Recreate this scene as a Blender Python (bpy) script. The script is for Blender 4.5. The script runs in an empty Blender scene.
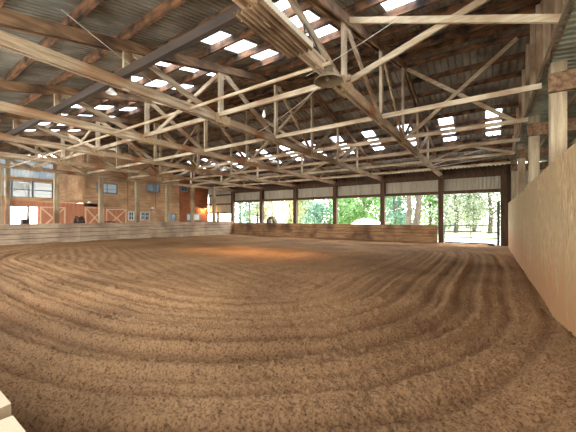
import bpy, math, random
import numpy as np
from mathutils import Vector, Matrix, Euler
random.seed(7)
scn = bpy.context.scene
col = scn.collection

# ------------------------------------------------------------------ camera
YAW = 34.14
cam_d = bpy.data.cameras.new('camera'); cam = bpy.data.objects.new('camera', cam_d); col.objects.link(cam)
cam.location = (0, 0, 1.65)
cam.rotation_euler = (math.radians(90), 0, math.radians(YAW))
cam_d.sensor_fit = 'HORIZONTAL'; cam_d.sensor_width = 36.0
cam_d.lens = 36.0 * 295.0 / 576.0
cam_d.shift_y = 2.3 / 576.0
cam_d.clip_start = 0.02; cam_d.clip_end = 400
scn.camera = cam

# ------------------------------------------------------------------ light
SKY = 9.0
SUN = 3.0
EXPOSURE = 0.22
w = bpy.data.worlds.new('world'); scn.world = w; w.use_nodes = True
wn = w.node_tree.nodes; wl = w.node_tree.links
bg = wn['Background']
tc = wn.new('ShaderNodeTexCoord'); sx = wn.new('ShaderNodeSeparateXYZ')
rp = wn.new('ShaderNodeValToRGB')
rp.color_ramp.elements[0].position = 0.0; rp.color_ramp.elements[0].color = (1.0, 0.97, 0.90, 1)
rp.color_ramp.elements[1].position = 0.6; rp.color_ramp.elements[1].color = (0.72, 0.84, 1.0, 1)
wl.new(tc.outputs['Generated'], sx.inputs[0]); wl.new(sx.outputs['Z'], rp.inputs[0]); wl.new(rp.outputs[0], bg.inputs[0])
bg.inputs[1].default_value = SKY
sd = bpy.data.lights.new('sun', 'SUN'); sd.energy = SUN; sd.angle = math.radians(6); sd.color = (1.0, 0.90, 0.76)
so = bpy.data.objects.new('sun', sd); col.objects.link(so)
so.rotation_euler = Vector((-0.35, -0.55, -1.0)).to_track_quat('-Z', 'Y').to_euler()   # direction the light travels
vs = scn.view_settings
vs.view_transform = 'Standard'; vs.look = 'None'; vs.gamma = 1.0; vs.use_curve_mapping = False
vs.exposure = EXPOSURE
try:
    scn.cycles.max_bounces = 10; scn.cycles.diffuse_bounces = 7; scn.cycles.transparent_max_bounces = 12
    scn.cycles.sample_clamp_indirect = 12
except Exception: pass

# ------------------------------------------------------------------ materials
def lin(c):
    return tuple(((v/255.0)/12.92 if v/255.0 <= 0.04045 else ((v/255.0+0.055)/1.055)**2.4) for v in c)
def material(name, c1, c2, scale=(3, 3, 3), rough=0.8, bump=0.0, detail=6, stain=None, stain_scale=0.8, var=0.0,
             metallic=0.0, bump_scale=None, grain=None, wave=None):
    m = bpy.data.materials.new(name); m.use_nodes = True
    n = m.node_tree.nodes; l = m.node_tree.links; b = n['Principled BSDF']
    t = n.new('ShaderNodeTexCoord'); mp = n.new('ShaderNodeMapping'); mp.inputs['Scale'].default_value = scale
    l.new(t.outputs['Object'], mp.inputs[0])
    no = n.new('ShaderNodeTexNoise'); no.inputs['Scale'].default_value = 1.0; no.inputs['Detail'].default_value = detail
    no.inputs['Roughness'].default_value = 0.65
    l.new(mp.outputs[0], no.inputs['Vector'])
    r = n.new('ShaderNodeValToRGB'); r.color_ramp.elements[0].position = 0.32; r.color_ramp.elements[1].position = 0.68
    r.color_ramp.elements[0].color = (*lin(c1), 1); r.color_ramp.elements[1].color = (*lin(c2), 1)
    l.new(no.outputs['Fac'], r.inputs[0])
    out = r.outputs[0]
    if stain:
        n2 = n.new('ShaderNodeTexNoise'); n2.inputs['Scale'].default_value = stain_scale; n2.inputs['Detail'].default_value = 4
        l.new(t.outputs['Object'], n2.inputs['Vector'])
        r2 = n.new('ShaderNodeValToRGB'); r2.color_ramp.elements[0].position = 0.45; r2.color_ramp.elements[1].position = 0.68
        l.new(n2.outputs['Fac'], r2.inputs[0])
        mx = n.new('ShaderNodeMixRGB'); mx.inputs[2].default_value = (*lin(stain), 1)
        l.new(r2.outputs[0], mx.inputs[0]); l.new(out, mx.inputs[1]); out = mx.outputs[0]
    if var:
        oi = n.new('ShaderNodeObjectInfo'); mr = n.new('ShaderNodeMapRange')
        mr.inputs['To Min'].default_value = 1 - var; mr.inputs['To Max'].default_value = 1 + var
        l.new(oi.outputs['Random'], mr.inputs['Value'])
        hs = n.new('ShaderNodeHueSaturation'); l.new(mr.outputs[0], hs.inputs['Value']); l.new(out, hs.inputs['Color']); out = hs.outputs[0]
    l.new(out, b.inputs['Base Color'])
    b.inputs['Roughness'].default_value = rough; b.inputs['Metallic'].default_value = metallic
    if bump:
        bp = n.new('ShaderNodeBump'); bp.inputs['Strength'].default_value = bump; bp.inputs['Distance'].default_value = 0.02
        src = no.outputs['Fac']
        if bump_scale:
            n3 = n.new('ShaderNodeTexNoise'); n3.inputs['Scale'].default_value = bump_scale; n3.inputs['Detail'].default_value = 8
            n3.inputs['Roughness'].default_value = 0.7
            l.new(t.outputs['Object'], n3.inputs['Vector']); src = n3.outputs['Fac']
        l.new(src, bp.inputs['Height']); l.new(bp.outputs[0], b.inputs['Normal'])
    return m
M = {}
M['timber_y'] = material('pale_timber_along_depth', (118,92,62), (200,176,144), (11, 0.9, 11), 0.8, 0.3, var=0.14, stain=(134,88,50), stain_scale=0.6)
M['timber_x'] = material('pale_timber_across', (156,130,98), (216,196,164), (0.9, 11, 11), 0.8, 0.3, var=0.12, stain=(142,108,74), stain_scale=1.1)
M['timber_z'] = material('pale_timber_upright', (146,122,92), (210,188,156), (11, 11, 0.9), 0.8, 0.3, var=0.14, stain=(116,86,58), stain_scale=1.1)
M['purlin'] = material('rough_brown_purlin', (60,36,20), (146,98,60), (1.6, 9, 9), 0.85, 0.5, var=0.12, stain=(26,17,12), stain_scale=3.5)
M['backlit_tie'] = material('backlit_beam', (40,30,24), (66,50,38), (1, 8, 8), 0.7, 0.2)  # same timber as the other ties, backlit darkness put into its colour
M['post_dark'] = material('dark_brown_post', (62,42,28), (98,72,50), (8, 8, 0.8), 0.85, 0.3, var=0.1)
M['post_old'] = material('weathered_post', (132,112,86), (188,168,136), (11, 11, 0.8), 0.85, 0.3, var=0.12, stain=(112,84,58))
M['roof'] = material('galvanised_roof_sheet', (112,108,98), (164,158,142), (2.5, 0.7, 2.5), 0.55, 0.0, stain=(92,80,62), stain_scale=1.0, metallic=0.1)
M['siding'] = material('pale_corrugated_siding', (160,152,134), (190,180,158), (4, 4, 0.8), 0.6, 0.0)
M['lean_roof'] = material('greenish_lean_to_sheet', (112,112,90), (154,152,124), (0.8, 2, 2), 0.6, 0.0, stain=(100,88,64))
M['ply_right'] = material('scuffed_plywood', (112,84,54), (206,174,128), (34, 34, 7), 0.85, 0.6, detail=9, stain=(158,134,92), stain_scale=0.9)
M['kick_far'] = material('brown_kick_planks', (112,80,52), (186,144,100), (1.0, 8, 18), 0.85, 0.5, var=0.15, stain=(98,68,46), stain_scale=1.0)
M['kick_left'] = material('worn_grey_kick_planks', (150,124,98), (212,188,156), (8, 1.0, 16), 0.85, 0.4, var=0.12, stain=(136,114,96), stain_scale=0.7)
M['cap'] = material('tan_plywood_edge', (140,116,86), (156,132,100), (4, 4, 4), 0.8, 0.1)
M['barn_ply'] = material('orange_brown_barn_plywood', (182,140,104), (226,186,144), (2, 1.0, 7), 0.8, 0.2, stain=(160,122,92), stain_scale=0.6)
M['barn_dark'] = material('red_brown_barn_plywood', (110,62,36), (150,90,54), (2, 1.0, 6), 0.8, 0.2, stain=(170,96,48), stain_scale=0.7)
M['stall_red'] = material('red_brown_stall_boards', (190,118,86), (218,150,114), (2, 8, 1), 0.8, 0.2)
M['stall_trim'] = material('light_orange_trim', (232,190,150), (244,212,176), (2, 2, 2), 0.8, 0.1)
M['shelf_wood'] = material('light_loft_timber', (196,150,104), (220,182,136), (2, 1, 2), 0.8, 0.1)
M['white'] = material('white_paint', (222,220,212), (240,238,232), (2, 2, 2), 0.6)
M['gate'] = material('grey_gate_tube', (58,62,62), (86,90,88), (3, 3, 3), 0.5, metallic=0.1)
M['black'] = material('black_rubber', (24,24,26), (42,42,44), (3, 3, 3), 0.7)
M['dark_leather'] = material('dark_brown_leather', (46,30,20), (84,56,38), (6, 6, 6), 0.6, 0.2)
M['blanket'] = material('grey_blanket', (150,150,150), (186,184,180), (8, 8, 8), 0.9)
M['sheet_rust'] = material('rusty_corrugated_sheet', (96,72,50), (150,120,88), (3, 0.8, 3), 0.7, 0.1, stain=(78,52,34), stain_scale=2)
M['bell'] = material('dusty_lamp_reflector', (96,84,62), (134,118,88), (5, 5, 5), 0.5, metallic=0.2)
M['bell_in'] = material('dusty_reflector_inside', (66,52,38), (110,90,64), (6, 6, 6), 0.6)
M['cable'] = material('pale_cable', (176,164,146), (200,190,172), (2, 2, 2), 0.7)
M['bark'] = material('tree_bark', (52,42,32), (98,82,66), (5, 5, 1.2), 0.9, 0.4)
M['barrel'] = material('blue_grey_frame', (96,112,122), (124,138,146), (2, 2, 2), 0.6)
M['gravel'] = material('pale_gravel_yard', (214,208,192), (236,232,220), (1.2, 1.2, 1.2), 0.95, 0.2)
M['grass'] = material('bleached_grass', (150,158,96), (212,206,160), (0.5, 0.5, 0.5), 0.95, 0.2)
M['barn_floor'] = material('packed_barn_dirt', (110,82,60), (140,108,80), (1, 1, 1), 0.95, 0.2)

def splash(m, colr, top):       # mud splashed up the foot of the plywood
    n = m.node_tree.nodes; l = m.node_tree.links; b = n['Principled BSDF']
    src = b.inputs['Base Color'].links[0].from_socket
    t = n.new('ShaderNodeTexCoord'); sx_ = n.new('ShaderNodeSeparateXYZ'); l.new(t.outputs['Object'], sx_.inputs[0])
    mp = n.new('ShaderNodeMapping'); mp.inputs['Scale'].default_value = (3, 3, 0.6); l.new(t.outputs['Object'], mp.inputs[0])
    no = n.new('ShaderNodeTexNoise'); no.inputs['Scale'].default_value = 1.5; no.inputs['Detail'].default_value = 7; l.new(mp.outputs[0], no.inputs['Vector'])
    ad = n.new('ShaderNodeMath'); ad.operation = 'MULTIPLY_ADD'; ad.inputs[1].default_value = -2.4; l.new(no.outputs['Fac'], ad.inputs[0]); l.new(sx_.outputs['Z'], ad.inputs[2])
    mr = n.new('ShaderNodeMapRange'); mr.inputs['From Min'].default_value = top-0.9; mr.inputs['From Max'].default_value = top-0.1
    mr.inputs['To Min'].default_value = 0.7; mr.inputs['To Max'].default_value = 0.0; l.new(ad.outputs[0], mr.inputs['Value'])
    mx = n.new('ShaderNodeMixRGB'); mx.inputs[2].default_value = (*lin(colr), 1); l.new(mr.outputs[0], mx.inputs[0]); l.new(src, mx.inputs[1]); l.new(mx.outputs[0], b.inputs['Base Color'])
splash(M['ply_right'], (168,112,66), 0.2)
def leaf_mat(name, c1, c2):
    m = bpy.data.materials.new(name); m.use_nodes = True
    n = m.node_tree.nodes; l = m.node_tree.links; n.clear()
    o = n.new('ShaderNodeOutputMaterial'); d = n.new('ShaderNodeBsdfDiffuse'); t = n.new('ShaderNodeBsdfTranslucent'); mx = n.new('ShaderNodeMixShader')
    tcx = n.new('ShaderNodeTexCoord'); no = n.new('ShaderNodeTexNoise'); no.inputs['Scale'].default_value = 1.1; no.inputs['Detail'].default_value = 5
    r = n.new('ShaderNodeValToRGB'); r.color_ramp.elements[0].position = 0.35; r.color_ramp.elements[1].position = 0.65
    r.color_ramp.elements[0].color = (*lin(c1), 1); r.color_ramp.elements[1].color = (*lin(c2), 1)
    l.new(tcx.outputs['Object'], no.inputs['Vector']); l.new(no.outputs['Fac'], r.inputs[0])
    l.new(r.outputs[0], d.inputs[0]); l.new(r.outputs[0], t.inputs[0]); mx.inputs[0].default_value = 0.45
    l.new(d.outputs[0], mx.inputs[1]); l.new(t.outputs[0], mx.inputs[2]); l.new(mx.outputs[0], o.inputs[0])
    return m
LEAF = [leaf_mat('mid_green_leaves', (74,112,58), (158,188,124)), leaf_mat('yellow_green_leaves', (132,136,82), (216,206,160)),
        leaf_mat('dusty_green_leaves', (94,106,82), (190,196,170)), leaf_mat('blue_green_leaves', (66,96,80), (140,168,142))]
def skylight_mat():
    m = bpy.data.materials.new('translucent_skylight'); m.use_nodes = True
    n = m.node_tree.nodes; l = m.node_tree.links; n.clear()
    o = n.new('ShaderNodeOutputMaterial'); t = n.new('ShaderNodeBsdfTranslucent'); p = n.new('ShaderNodeBsdfTransparent'); mx = n.new('ShaderNodeMixShader')
    t.inputs[0].default_value = (0.86, 0.92, 0.97, 1); p.inputs[0].default_value = (0.85, 0.9, 0.95, 1); mx.inputs[0].default_value = 0.12
    l.new(t.outputs[0], mx.inputs[1]); l.new(p.outputs[0], mx.inputs[2]); l.new(mx.outputs[0], o.inputs[0])
    return m
M['timber_top'] = material('brown_top_chord_timber', (84,56,34), (160,122,86), (11, 0.9, 11), 0.8, 0.3, var=0.12, stain=(66,42,26), stain_scale=1.2)
M['skylight'] = skylight_mat()
M['loft_sheet'] = leaf_mat('pale_translucent_wall_sheet', (92,98,104), (124,124,120))
def glass_mat(name, colr, mix):
    m = bpy.data.materials.new(name); m.use_nodes = True
    n = m.node_tree.nodes; l = m.node_tree.links; n.clear()
    o = n.new('ShaderNodeOutputMaterial'); g = n.new('ShaderNodeBsdfPrincipled'); p = n.new('ShaderNodeBsdfTransparent'); mx = n.new('ShaderNodeMixShader')
    g.inputs['Base Color'].default_value = (*lin(colr), 1); g.inputs['Roughness'].default_value = 0.25
    mx.inputs[0].default_value = mix
    l.new(g.outputs[0], mx.inputs[1]); l.new(p.outputs[0], mx.inputs[2]); l.new(mx.outputs[0], o.inputs[0])
    return m
M['glass_loft'] = glass_mat('dusty_loft_glass', (176,184,186), 0.25)
M['glass_blue'] = glass_mat('pale_blue_glass', (176,198,214), 0.1)
M['glass_dark'] = glass_mat('dark_blue_grey_glass', (84,98,112), 0.1)
M['glass_black'] = glass_mat('black_glass', (34,32,36), 0.05)

# arena dirt
def dirt_mat():
    m = bpy.data.materials.new('arena_dirt'); m.use_nodes = True
    n = m.node_tree.nodes; l = m.node_tree.links; b = n['Principled BSDF']; b.inputs['Roughness'].default_value = 0.95
    b.inputs['Specular IOR Level'].default_value = 0.1
    t = n.new('ShaderNodeTexCoord')
    a = n.new('ShaderNodeTexNoise'); a.inputs['Scale'].default_value = 0.45; a.inputs['Detail'].default_value = 5
    c = n.new('ShaderNodeTexNoise'); c.inputs['Scale'].default_value = 38; c.inputs['Detail'].default_value = 8; c.inputs['Roughness'].default_value = 0.75
    l.new(t.outputs['Object'], a.inputs['Vector']); l.new(t.outputs['Object'], c.inputs['Vector'])
    r = n.new('ShaderNodeValToRGB'); r.color_ramp.elements[0].position = 0.35; r.color_ramp.elements[1].position = 0.66
    r.color_ramp.elements[0].color = (*lin((142,106,72)), 1); r.color_ramp.elements[1].color = (*lin((176,134,92)), 1)
    l.new(a.outputs['Fac'], r.inputs[0])
    r2 = n.new('ShaderNodeValToRGB'); r2.color_ramp.elements[0].position = 0.36; r2.color_ramp.elements[1].position = 0.53
    r2.color_ramp.elements[0].color = (0.22, 0.18, 0.16, 1); r2.color_ramp.elements[1].color = (1.06, 1.03, 1.0, 1)
    l.new(c.outputs['Fac'], r2.inputs[0])
    mx = n.new('ShaderNodeMixRGB'); mx.blend_type = 'MULTIPLY'; mx.inputs[0].default_value = 1
    l.new(r.outputs[0], mx.inputs[1]); l.new(r2.outputs[0], mx.inputs[2])
    at = n.new('ShaderNodeAttribute'); at.attribute_name = 'trough_shade'
    mz = n.new('ShaderNodeMixRGB'); mz.blend_type = 'MULTIPLY'; mz.inputs[2].default_value = (0.52, 0.46, 0.42, 1)  # tint of the shade painted into the harrow troughs
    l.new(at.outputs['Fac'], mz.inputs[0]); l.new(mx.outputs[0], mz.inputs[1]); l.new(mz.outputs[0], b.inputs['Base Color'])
    d = n.new('ShaderNodeTexNoise'); d.inputs['Scale'].default_value = 40; d.inputs['Detail'].default_value = 10; d.inputs['Roughness'].default_value = 0.8
    l.new(t.outputs['Object'], d.inputs['Vector'])
    bp = n.new('ShaderNodeBump'); bp.inputs['Strength'].default_value = 0.9; bp.inputs['Distance'].default_value = 0.05
    l.new(d.outputs['Fac'], bp.inputs['Height']); l.new(bp.outputs[0], b.inputs['Normal'])
    return m
M['dirt'] = dirt_mat()

# ------------------------------------------------------------------ mesh helpers
class MB:
    def __init__(s): s.v = []; s.f = []; s.mi = []; s.cur = 0
    def add(s, vs_, fs_):
        o = len(s.v); s.v += [tuple(a) for a in vs_]; s.f += [tuple(i+o for i in q) for q in fs_]; s.mi += [s.cur]*len(fs_); return s
    def box(s, x0, x1, y0, y1, z0, z1):
        return s.add([(x0,y0,z0),(x1,y0,z0),(x1,y1,z0),(x0,y1,z0),(x0,y0,z1),(x1,y0,z1),(x1,y1,z1),(x0,y1,z1)],
                     [(0,3,2,1),(4,5,6,7),(0,1,5,4),(1,2,6,5),(2,3,7,6),(3,0,4,7)])
    def beam(s, p0, p1, w_, h_, side=None):          # w_ across `side`, h_ in the other direction
        p0 = Vector(p0); p1 = Vector(p1); d = (p1-p0).normalized()
        if side is None: side = Vector((1,0,0)) if abs(d.x) < 0.9 else Vector((0,1,0))
        side = Vector(side); side = (side - d*side.dot(d)).normalized(); u = d.cross(side)
        a = side*(w_/2); b_ = u*(h_/2)
        vs_ = [p0-a-b_, p0+a-b_, p0+a+b_, p0-a+b_, p1-a-b_, p1+a-b_, p1+a+b_, p1-a+b_]
        return s.add(vs_, [(0,3,2,1),(4,5,6,7),(0,1,5,4),(1,2,6,5),(2,3,7,6),(3,0,4,7)])
    def tube(s, pts, r, n=8, rads=None):
        pts = [Vector(p) for p in pts]; o = len(s.v); k = len(pts)
        for i, p in enumerate(pts):
            d = (pts[min(i+1,k-1)] - pts[max(i-1,0)]).normalized()
            a = d.cross(Vector((0,0,1))) if abs(d.z) < 0.95 else d.cross(Vector((1,0,0)))
            a.normalize(); b_ = d.cross(a); rr = rads[i] if rads else r
            for j in range(n):
                t = 2*math.pi*j/n; s.v.append(tuple(p + a*math.cos(t)*rr + b_*math.sin(t)*rr))
        for i in range(k-1):
            for j in range(n):
                s.f.append((o+i*n+j, o+i*n+(j+1)%n, o+(i+1)*n+(j+1)%n, o+(i+1)*n+j)); s.mi.append(s.cur)
        s.f.append(tuple(o+j for j in range(n))[::-1]); s.mi.append(s.cur)
        s.f.append(tuple(o+(k-1)*n+j for j in range(n))); s.mi.append(s.cur)
        return s
    def lathe(s, prof, c=(0,0,0), n=24):
        o = len(s.v); k = len(prof)
        for r, z in prof:
            for j in range(n):
                t = 2*math.pi*j/n; s.v.append((c[0]+r*math.cos(t), c[1]+r*math.sin(t), c[2]+z))
        for i in range(k-1):
            for j in range(n):
                s.f.append((o+i*n+j, o+i*n+(j+1)%n, o+(i+1)*n+(j+1)%n, o+(i+1)*n+j)); s.mi.append(s.cur)
        return s
    def build(s, name, mats, parent=None, smooth=False, loc=None):
        me = bpy.data.meshes.new(name); vs_ = s.v
        if loc is not None: vs_ = [(a[0]-loc[0], a[1]-loc[1], a[2]-loc[2]) for a in vs_]
        me.from_pydata(vs_, [], s.f)
        if not isinstance(mats, (list, tuple)): mats = [mats]
        for m in mats: me.materials.append(m)
        if len(mats) > 1: me.polygons.foreach_set('material_index', s.mi)
        if smooth: me.polygons.foreach_set('use_smooth', [True]*len(me.polygons))
        me.update()
        o = bpy.data.objects.new(name, me); col.objects.link(o)
        if loc is not None: o.location = loc
        if parent is not None: o.parent = parent
        return o
def tag(o, label, cat, group=None, kind=None):
    if label: o['label'] = label
    if cat: o['category'] = cat
    if group: o['group'] = group
    if kind: o['kind'] = kind
    return o
def empty(name, loc=(0,0,0), rz=0):
    o = bpy.data.objects.new(name, None); col.objects.link(o); o.location = loc; o.rotation_euler = (0,0,rz); o.empty_display_size = 0.2
    return o
def struct(name, mb, m, label=None, cat=None, **k):
    o = mb.build(name, m, **k); o['kind'] = 'structure'
    if label: o['label'] = label
    if cat: o['category'] = cat
    return o
def copy_tree(o, parent=None):
    kids = [c for c in o.children]
    c = o.copy(); col.objects.link(c)
    if parent is not None: c.parent = parent
    for k in kids: copy_tree(k, c)
    return c
ORD = ['first','second','third','fourth','fifth','sixth','seventh','eighth','ninth','tenth','eleventh','twelfth','thirteenth']

# ------------------------------------------------------------------ dimensions
XR = 0.93           # face of the right-hand plywood wall
XL = -21.4          # left post row
YF = 21.6           # far post row
YR = 11.2; H0 = 7.5; SL = 0.242
XGAB = 1.10; XFAR = -30.4
def roofh(y): return H0 - SL*abs(y-YR)

# ------------------------------------------------------------------ ground outside
g = MB(); g.box(-90, 60, -40, 120, -0.6, -0.12); struct('floor_yard', g, M['gravel'])

# ------------------------------------------------------------------ arena floor
def dense(a, b, foc, n, tight):
    t = np.linspace(0, 1, 4000); x = a + (b-a)*t
    den = 1.0/(tight + np.abs(x-foc)); cdf = np.cumsum(den); cdf = (cdf-cdf[0])/(cdf[-1]-cdf[0])
    return np.interp(np.linspace(0,1,n), cdf, x)
rng = np.random.default_rng(3)
def vnoise(x, y, s, seed):
    r = np.random.default_rng(seed); L = r.random((256,256))
    u = x*s + 37.3; v = y*s + 11.7
    iu = np.floor(u).astype(int); iv = np.floor(v).astype(int); fu = u-iu; fv = v-iv
    fu = fu*fu*(3-2*fu); fv = fv*fv*(3-2*fv)
    a = L[iu%256, iv%256]; b = L[(iu+1)%256, iv%256]; c = L[iu%256, (iv+1)%256]; d = L[(iu+1)%256, (iv+1)%256]
    return (a*(1-fu)+b*fu)*(1-fv) + (c*(1-fu)+d*fu)*fv - 0.5
def sstep(a, b, x):
    t = np.clip((x-a)/(b-a), 0, 1); return t*t*(3-2*t)
def floor_height(X, Y):
    wob = vnoise(X, Y, 0.28, 5)*1.0 + vnoise(X, Y, 1.1, 6)*0.10
    R = 6.5
    qx = np.abs(X+10.4) - (11.2-R); qy = np.abs(Y-10.9) - (10.6-R)
    d = -(np.sqrt(np.maximum(qx,0)**2 + np.maximum(qy,0)**2) + np.minimum(np.maximum(qx,qy),0) - R)   # distance in from the rail
    dd = d + wob*0.38
    near = sstep(8.5, 1.0, Y)*sstep(-24, -5, X)
    edge = np.exp(-((d-1.9)/1.7)**2)
    amp = 0.008 + 0.032*edge + 0.026*near*sstep(6.5, 1.5, d)
    amp *= (0.65 + 1.2*np.abs(vnoise(X, Y, 0.5, 8)))
    h = amp*(np.sin(dd*2*math.pi/0.62) + 0.55*np.sin(dd*2*math.pi/0.27+1.3) )
    global trough_shade; tr = np.sin(dd*2*math.pi/0.62)*0.6 + 0.5*np.sin(dd*2*math.pi/0.27+1.3)
    trough_shade = np.clip((-tr*0.8+0.15)*(amp/0.05), 0, 1)*0.85  # painted shading: troughs darkened so ridges read under flat light
    h += 0.012*np.sin((Y+0.25*X+wob)*2*math.pi/0.34)*sstep(2.0, 6.0, d)*sstep(16,5,Y)
    lump = np.abs(vnoise(X, Y, 3.2, 9)); h += 0.035*lump*(0.5+0.8*edge)
    h += 0.018*vnoise(X, Y, 8.0, 10) + 0.020*vnoise(X, Y, 17.0, 11) + 0.020*vnoise(X, Y, 34.0, 12) + 0.010*vnoise(X, Y, 71.0, 17)
    cl = np.maximum(vnoise(X, Y, 11.0, 13)-0.33, 0); h += cl*0.22*(0.5+near)
    h += 0.05*vnoise(X, Y, 0.8, 14)
    # outer edge a little churned and banked against the boards
    h += 0.05*sstep(0.9, 0.0, d)*0.6
    h += 0.22*sstep(-15.0, -21.0, X)*sstep(24, 8, Y)
    h += 0.05*sstep(20.6, 21.4, Y)
    h += 0.20*sstep(0.1, 0.9, X)*sstep(7.0,4.2,Y)
    h = h - 0.03 - 0.04*np.exp(-(((X+0.9)/0.5)**2 + ((Y-2.9)/0.35)**2)) + 0.03*np.exp(-(((X+1.6)/1.1)**2 + ((Y-3.35)/0.25)**2))
    return np.maximum(h, -0.10)
xs = dense(-21.6, 1.0, -0.4, 760, 1.3); ys = dense(0.05, 21.7, 1.4, 640, 1.3)
Xg, Yg = np.meshgrid(xs, ys, indexing='ij'); Hg = floor_height(Xg, Yg)
nx, ny = Xg.shape
co = np.stack([Xg, Yg, Hg], axis=-1).reshape(-1, 3)
idx = np.arange(nx*ny).reshape(nx, ny)
fa = np.stack([idx[:-1,:-1], idx[1:,:-1], idx[1:,1:], idx[:-1,1:]], axis=-1).reshape(-1, 4)
me = bpy.data.meshes.new('floor')
me.vertices.add(len(co)); me.vertices.foreach_set('co', co.ravel().astype(np.float32))
me.loops.add(fa.size); me.loops.foreach_set('vertex_index', fa.ravel().astype(np.int32))
me.polygons.add(len(fa)); me.polygons.foreach_set('loop_start', np.arange(0, fa.size, 4, dtype=np.int32))
me.polygons.foreach_set('loop_total', np.full(len(fa), 4, dtype=np.int32))
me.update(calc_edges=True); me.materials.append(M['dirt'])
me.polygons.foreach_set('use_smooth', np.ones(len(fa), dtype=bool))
at_ = me.attributes.new('trough_shade', 'FLOAT', 'POINT'); at_.data.foreach_set('value', trough_shade.ravel().astype(np.float32))
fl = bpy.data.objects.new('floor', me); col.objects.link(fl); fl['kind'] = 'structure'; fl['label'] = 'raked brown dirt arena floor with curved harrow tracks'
g = MB(); g.box(XFAR, XL-0.25, -1, 22, -0.3, 0.05); struct('floor_barn_aisle', g, M['barn_floor'])
g = MB(); g.box(1.25, 4.9, -1, 22, -0.3, 0.02); struct('floor_lean_to', g, M['barn_floor'])

# ------------------------------------------------------------------ corrugated sheets
def corr_x(x0, x1, y0, y1, fz, pitch=0.225, hgt=0.035, phase=0.0, mb=None, th=0.0):
    """ribs run along Y, profile along X"""
    mb = mb or MB(); pts = []
    k0 = math.floor((x0-phase)/pitch)-1; k = k0
    prof = [(0,0),(0.56,0),(0.68,1),(0.88,1)]
    allp = []
    while phase + k*pitch < x1 + pitch:
        for a, b in prof: allp.append((phase+(k+a)*pitch, b*hgt))
        k += 1
    xs_ = [p[0] for p in allp]; zs_ = [p[1] for p in allp]
    keep = [(x0, float(np.interp(x0, xs_, zs_)))] + [p for p in allp if x0+1e-4 < p[0] < x1-1e-4] + [(x1, float(np.interp(x1, xs_, zs_)))]
    n = len(keep)
    vs_ = [(x, y0, fz(y0)+z) for x, z in keep] + [(x, y1, fz(y1)+z) for x, z in keep]
    mb.add(vs_, [(i, i+1, n+i+1, n+i) for i in range(n-1)])
    return mb
def zf(a, b):   # linear height
    return lambda y: a + b*y
near_f = lambda y: H0 - SL*(YR-y)
far_f = lambda y: H0 - SL*(y-YR)
far_sky = [(0.21-1.9*i, 0.58) for i in range(12)]
near_sky = [(-1.63-1.9*i, 0.66) for i in range(10)]
def slope(name, f, y0, y1, ya, yb, sky, pitch, hgt):
    mb = MB()
    corr_x(XFAR, 1.35, y0, ya, f, pitch, hgt, mb=mb); corr_x(XFAR, 1.35, yb, y1, f, pitch, hgt, mb=mb)
    edges = [XFAR]
    for c, wd in sorted(sky): edges += [c-wd/2, c+wd/2]
    edges.append(1.35)
    for i in range(0, len(edges), 2): corr_x(edges[i], edges[i+1], ya, yb, f, pitch, hgt, mb=mb)
    return struct(name, mb, M['roof'])
slope('ceiling', near_f, -0.5, YR+0.01, 4.45, 7.1, near_sky, 0.115, 0.026)['label'] = 'near slope of the corrugated metal roof'
slope('ceiling_far', far_f, YR-0.01, 22.3, 15.5, 18.1, far_sky, 0.225, 0.05)['label'] = 'far slope of the corrugated metal roof'
for i, (c, wd) in enumerate(far_sky):
    mb = corr_x(c-wd/2, c+wd/2, 15.5, 18.1, lambda y: far_f(y)+0.004, 0.225, 0.05)
    o = mb.build('skylight_panel', M['skylight'])
    tag(o, '%s translucent roof panel from the right wall, on the far roof slope' % ORD[i], 'skylight', 'skylights on the far roof slope')
for i, (c, wd) in enumerate(near_sky):
    mb = corr_x(c-wd/2, c+wd/2, 4.45, 7.1, lambda y: near_f(y)+0.004, 0.115, 0.026)
    o = mb.build('skylight_panel', M['skylight'])
    tag(o, '%s translucent roof panel from the right wall, on the near roof slope' % ORD[i], 'skylight', 'skylights on the near roof slope')

# purlins (each a full-length board on edge under the sheets)
npur = []
y = YR-0.35
while y > -0.3: npur.append(y); y -= 0.96
for i, y in enumerate(npur):
    mb = MB(); mb.box(XFAR+0.1, 1.05, y-0.03, y+0.03, near_f(y)-0.20, near_f(y)-0.008)
    tag(mb.build('roof_purlin', M['purlin']), 'rough brown purlin under the near roof slope, %s down from the ridge' % ORD[i], 'beam', 'purlins of the near roof slope')
y = YR+0.35; i = 0
while y < 22.0:
    mb = MB(); mb.box(XFAR+0.1, 1.05, y-0.03, y+0.03, far_f(y)-0.18, far_f(y)-0.008)
    tag(mb.build('roof_purlin', M['purlin']), 'rough brown purlin under the far roof slope, %s down from the ridge' % ORD[i], 'beam', 'purlins of the far roof slope')
    y += 0.96; i += 1

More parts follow.
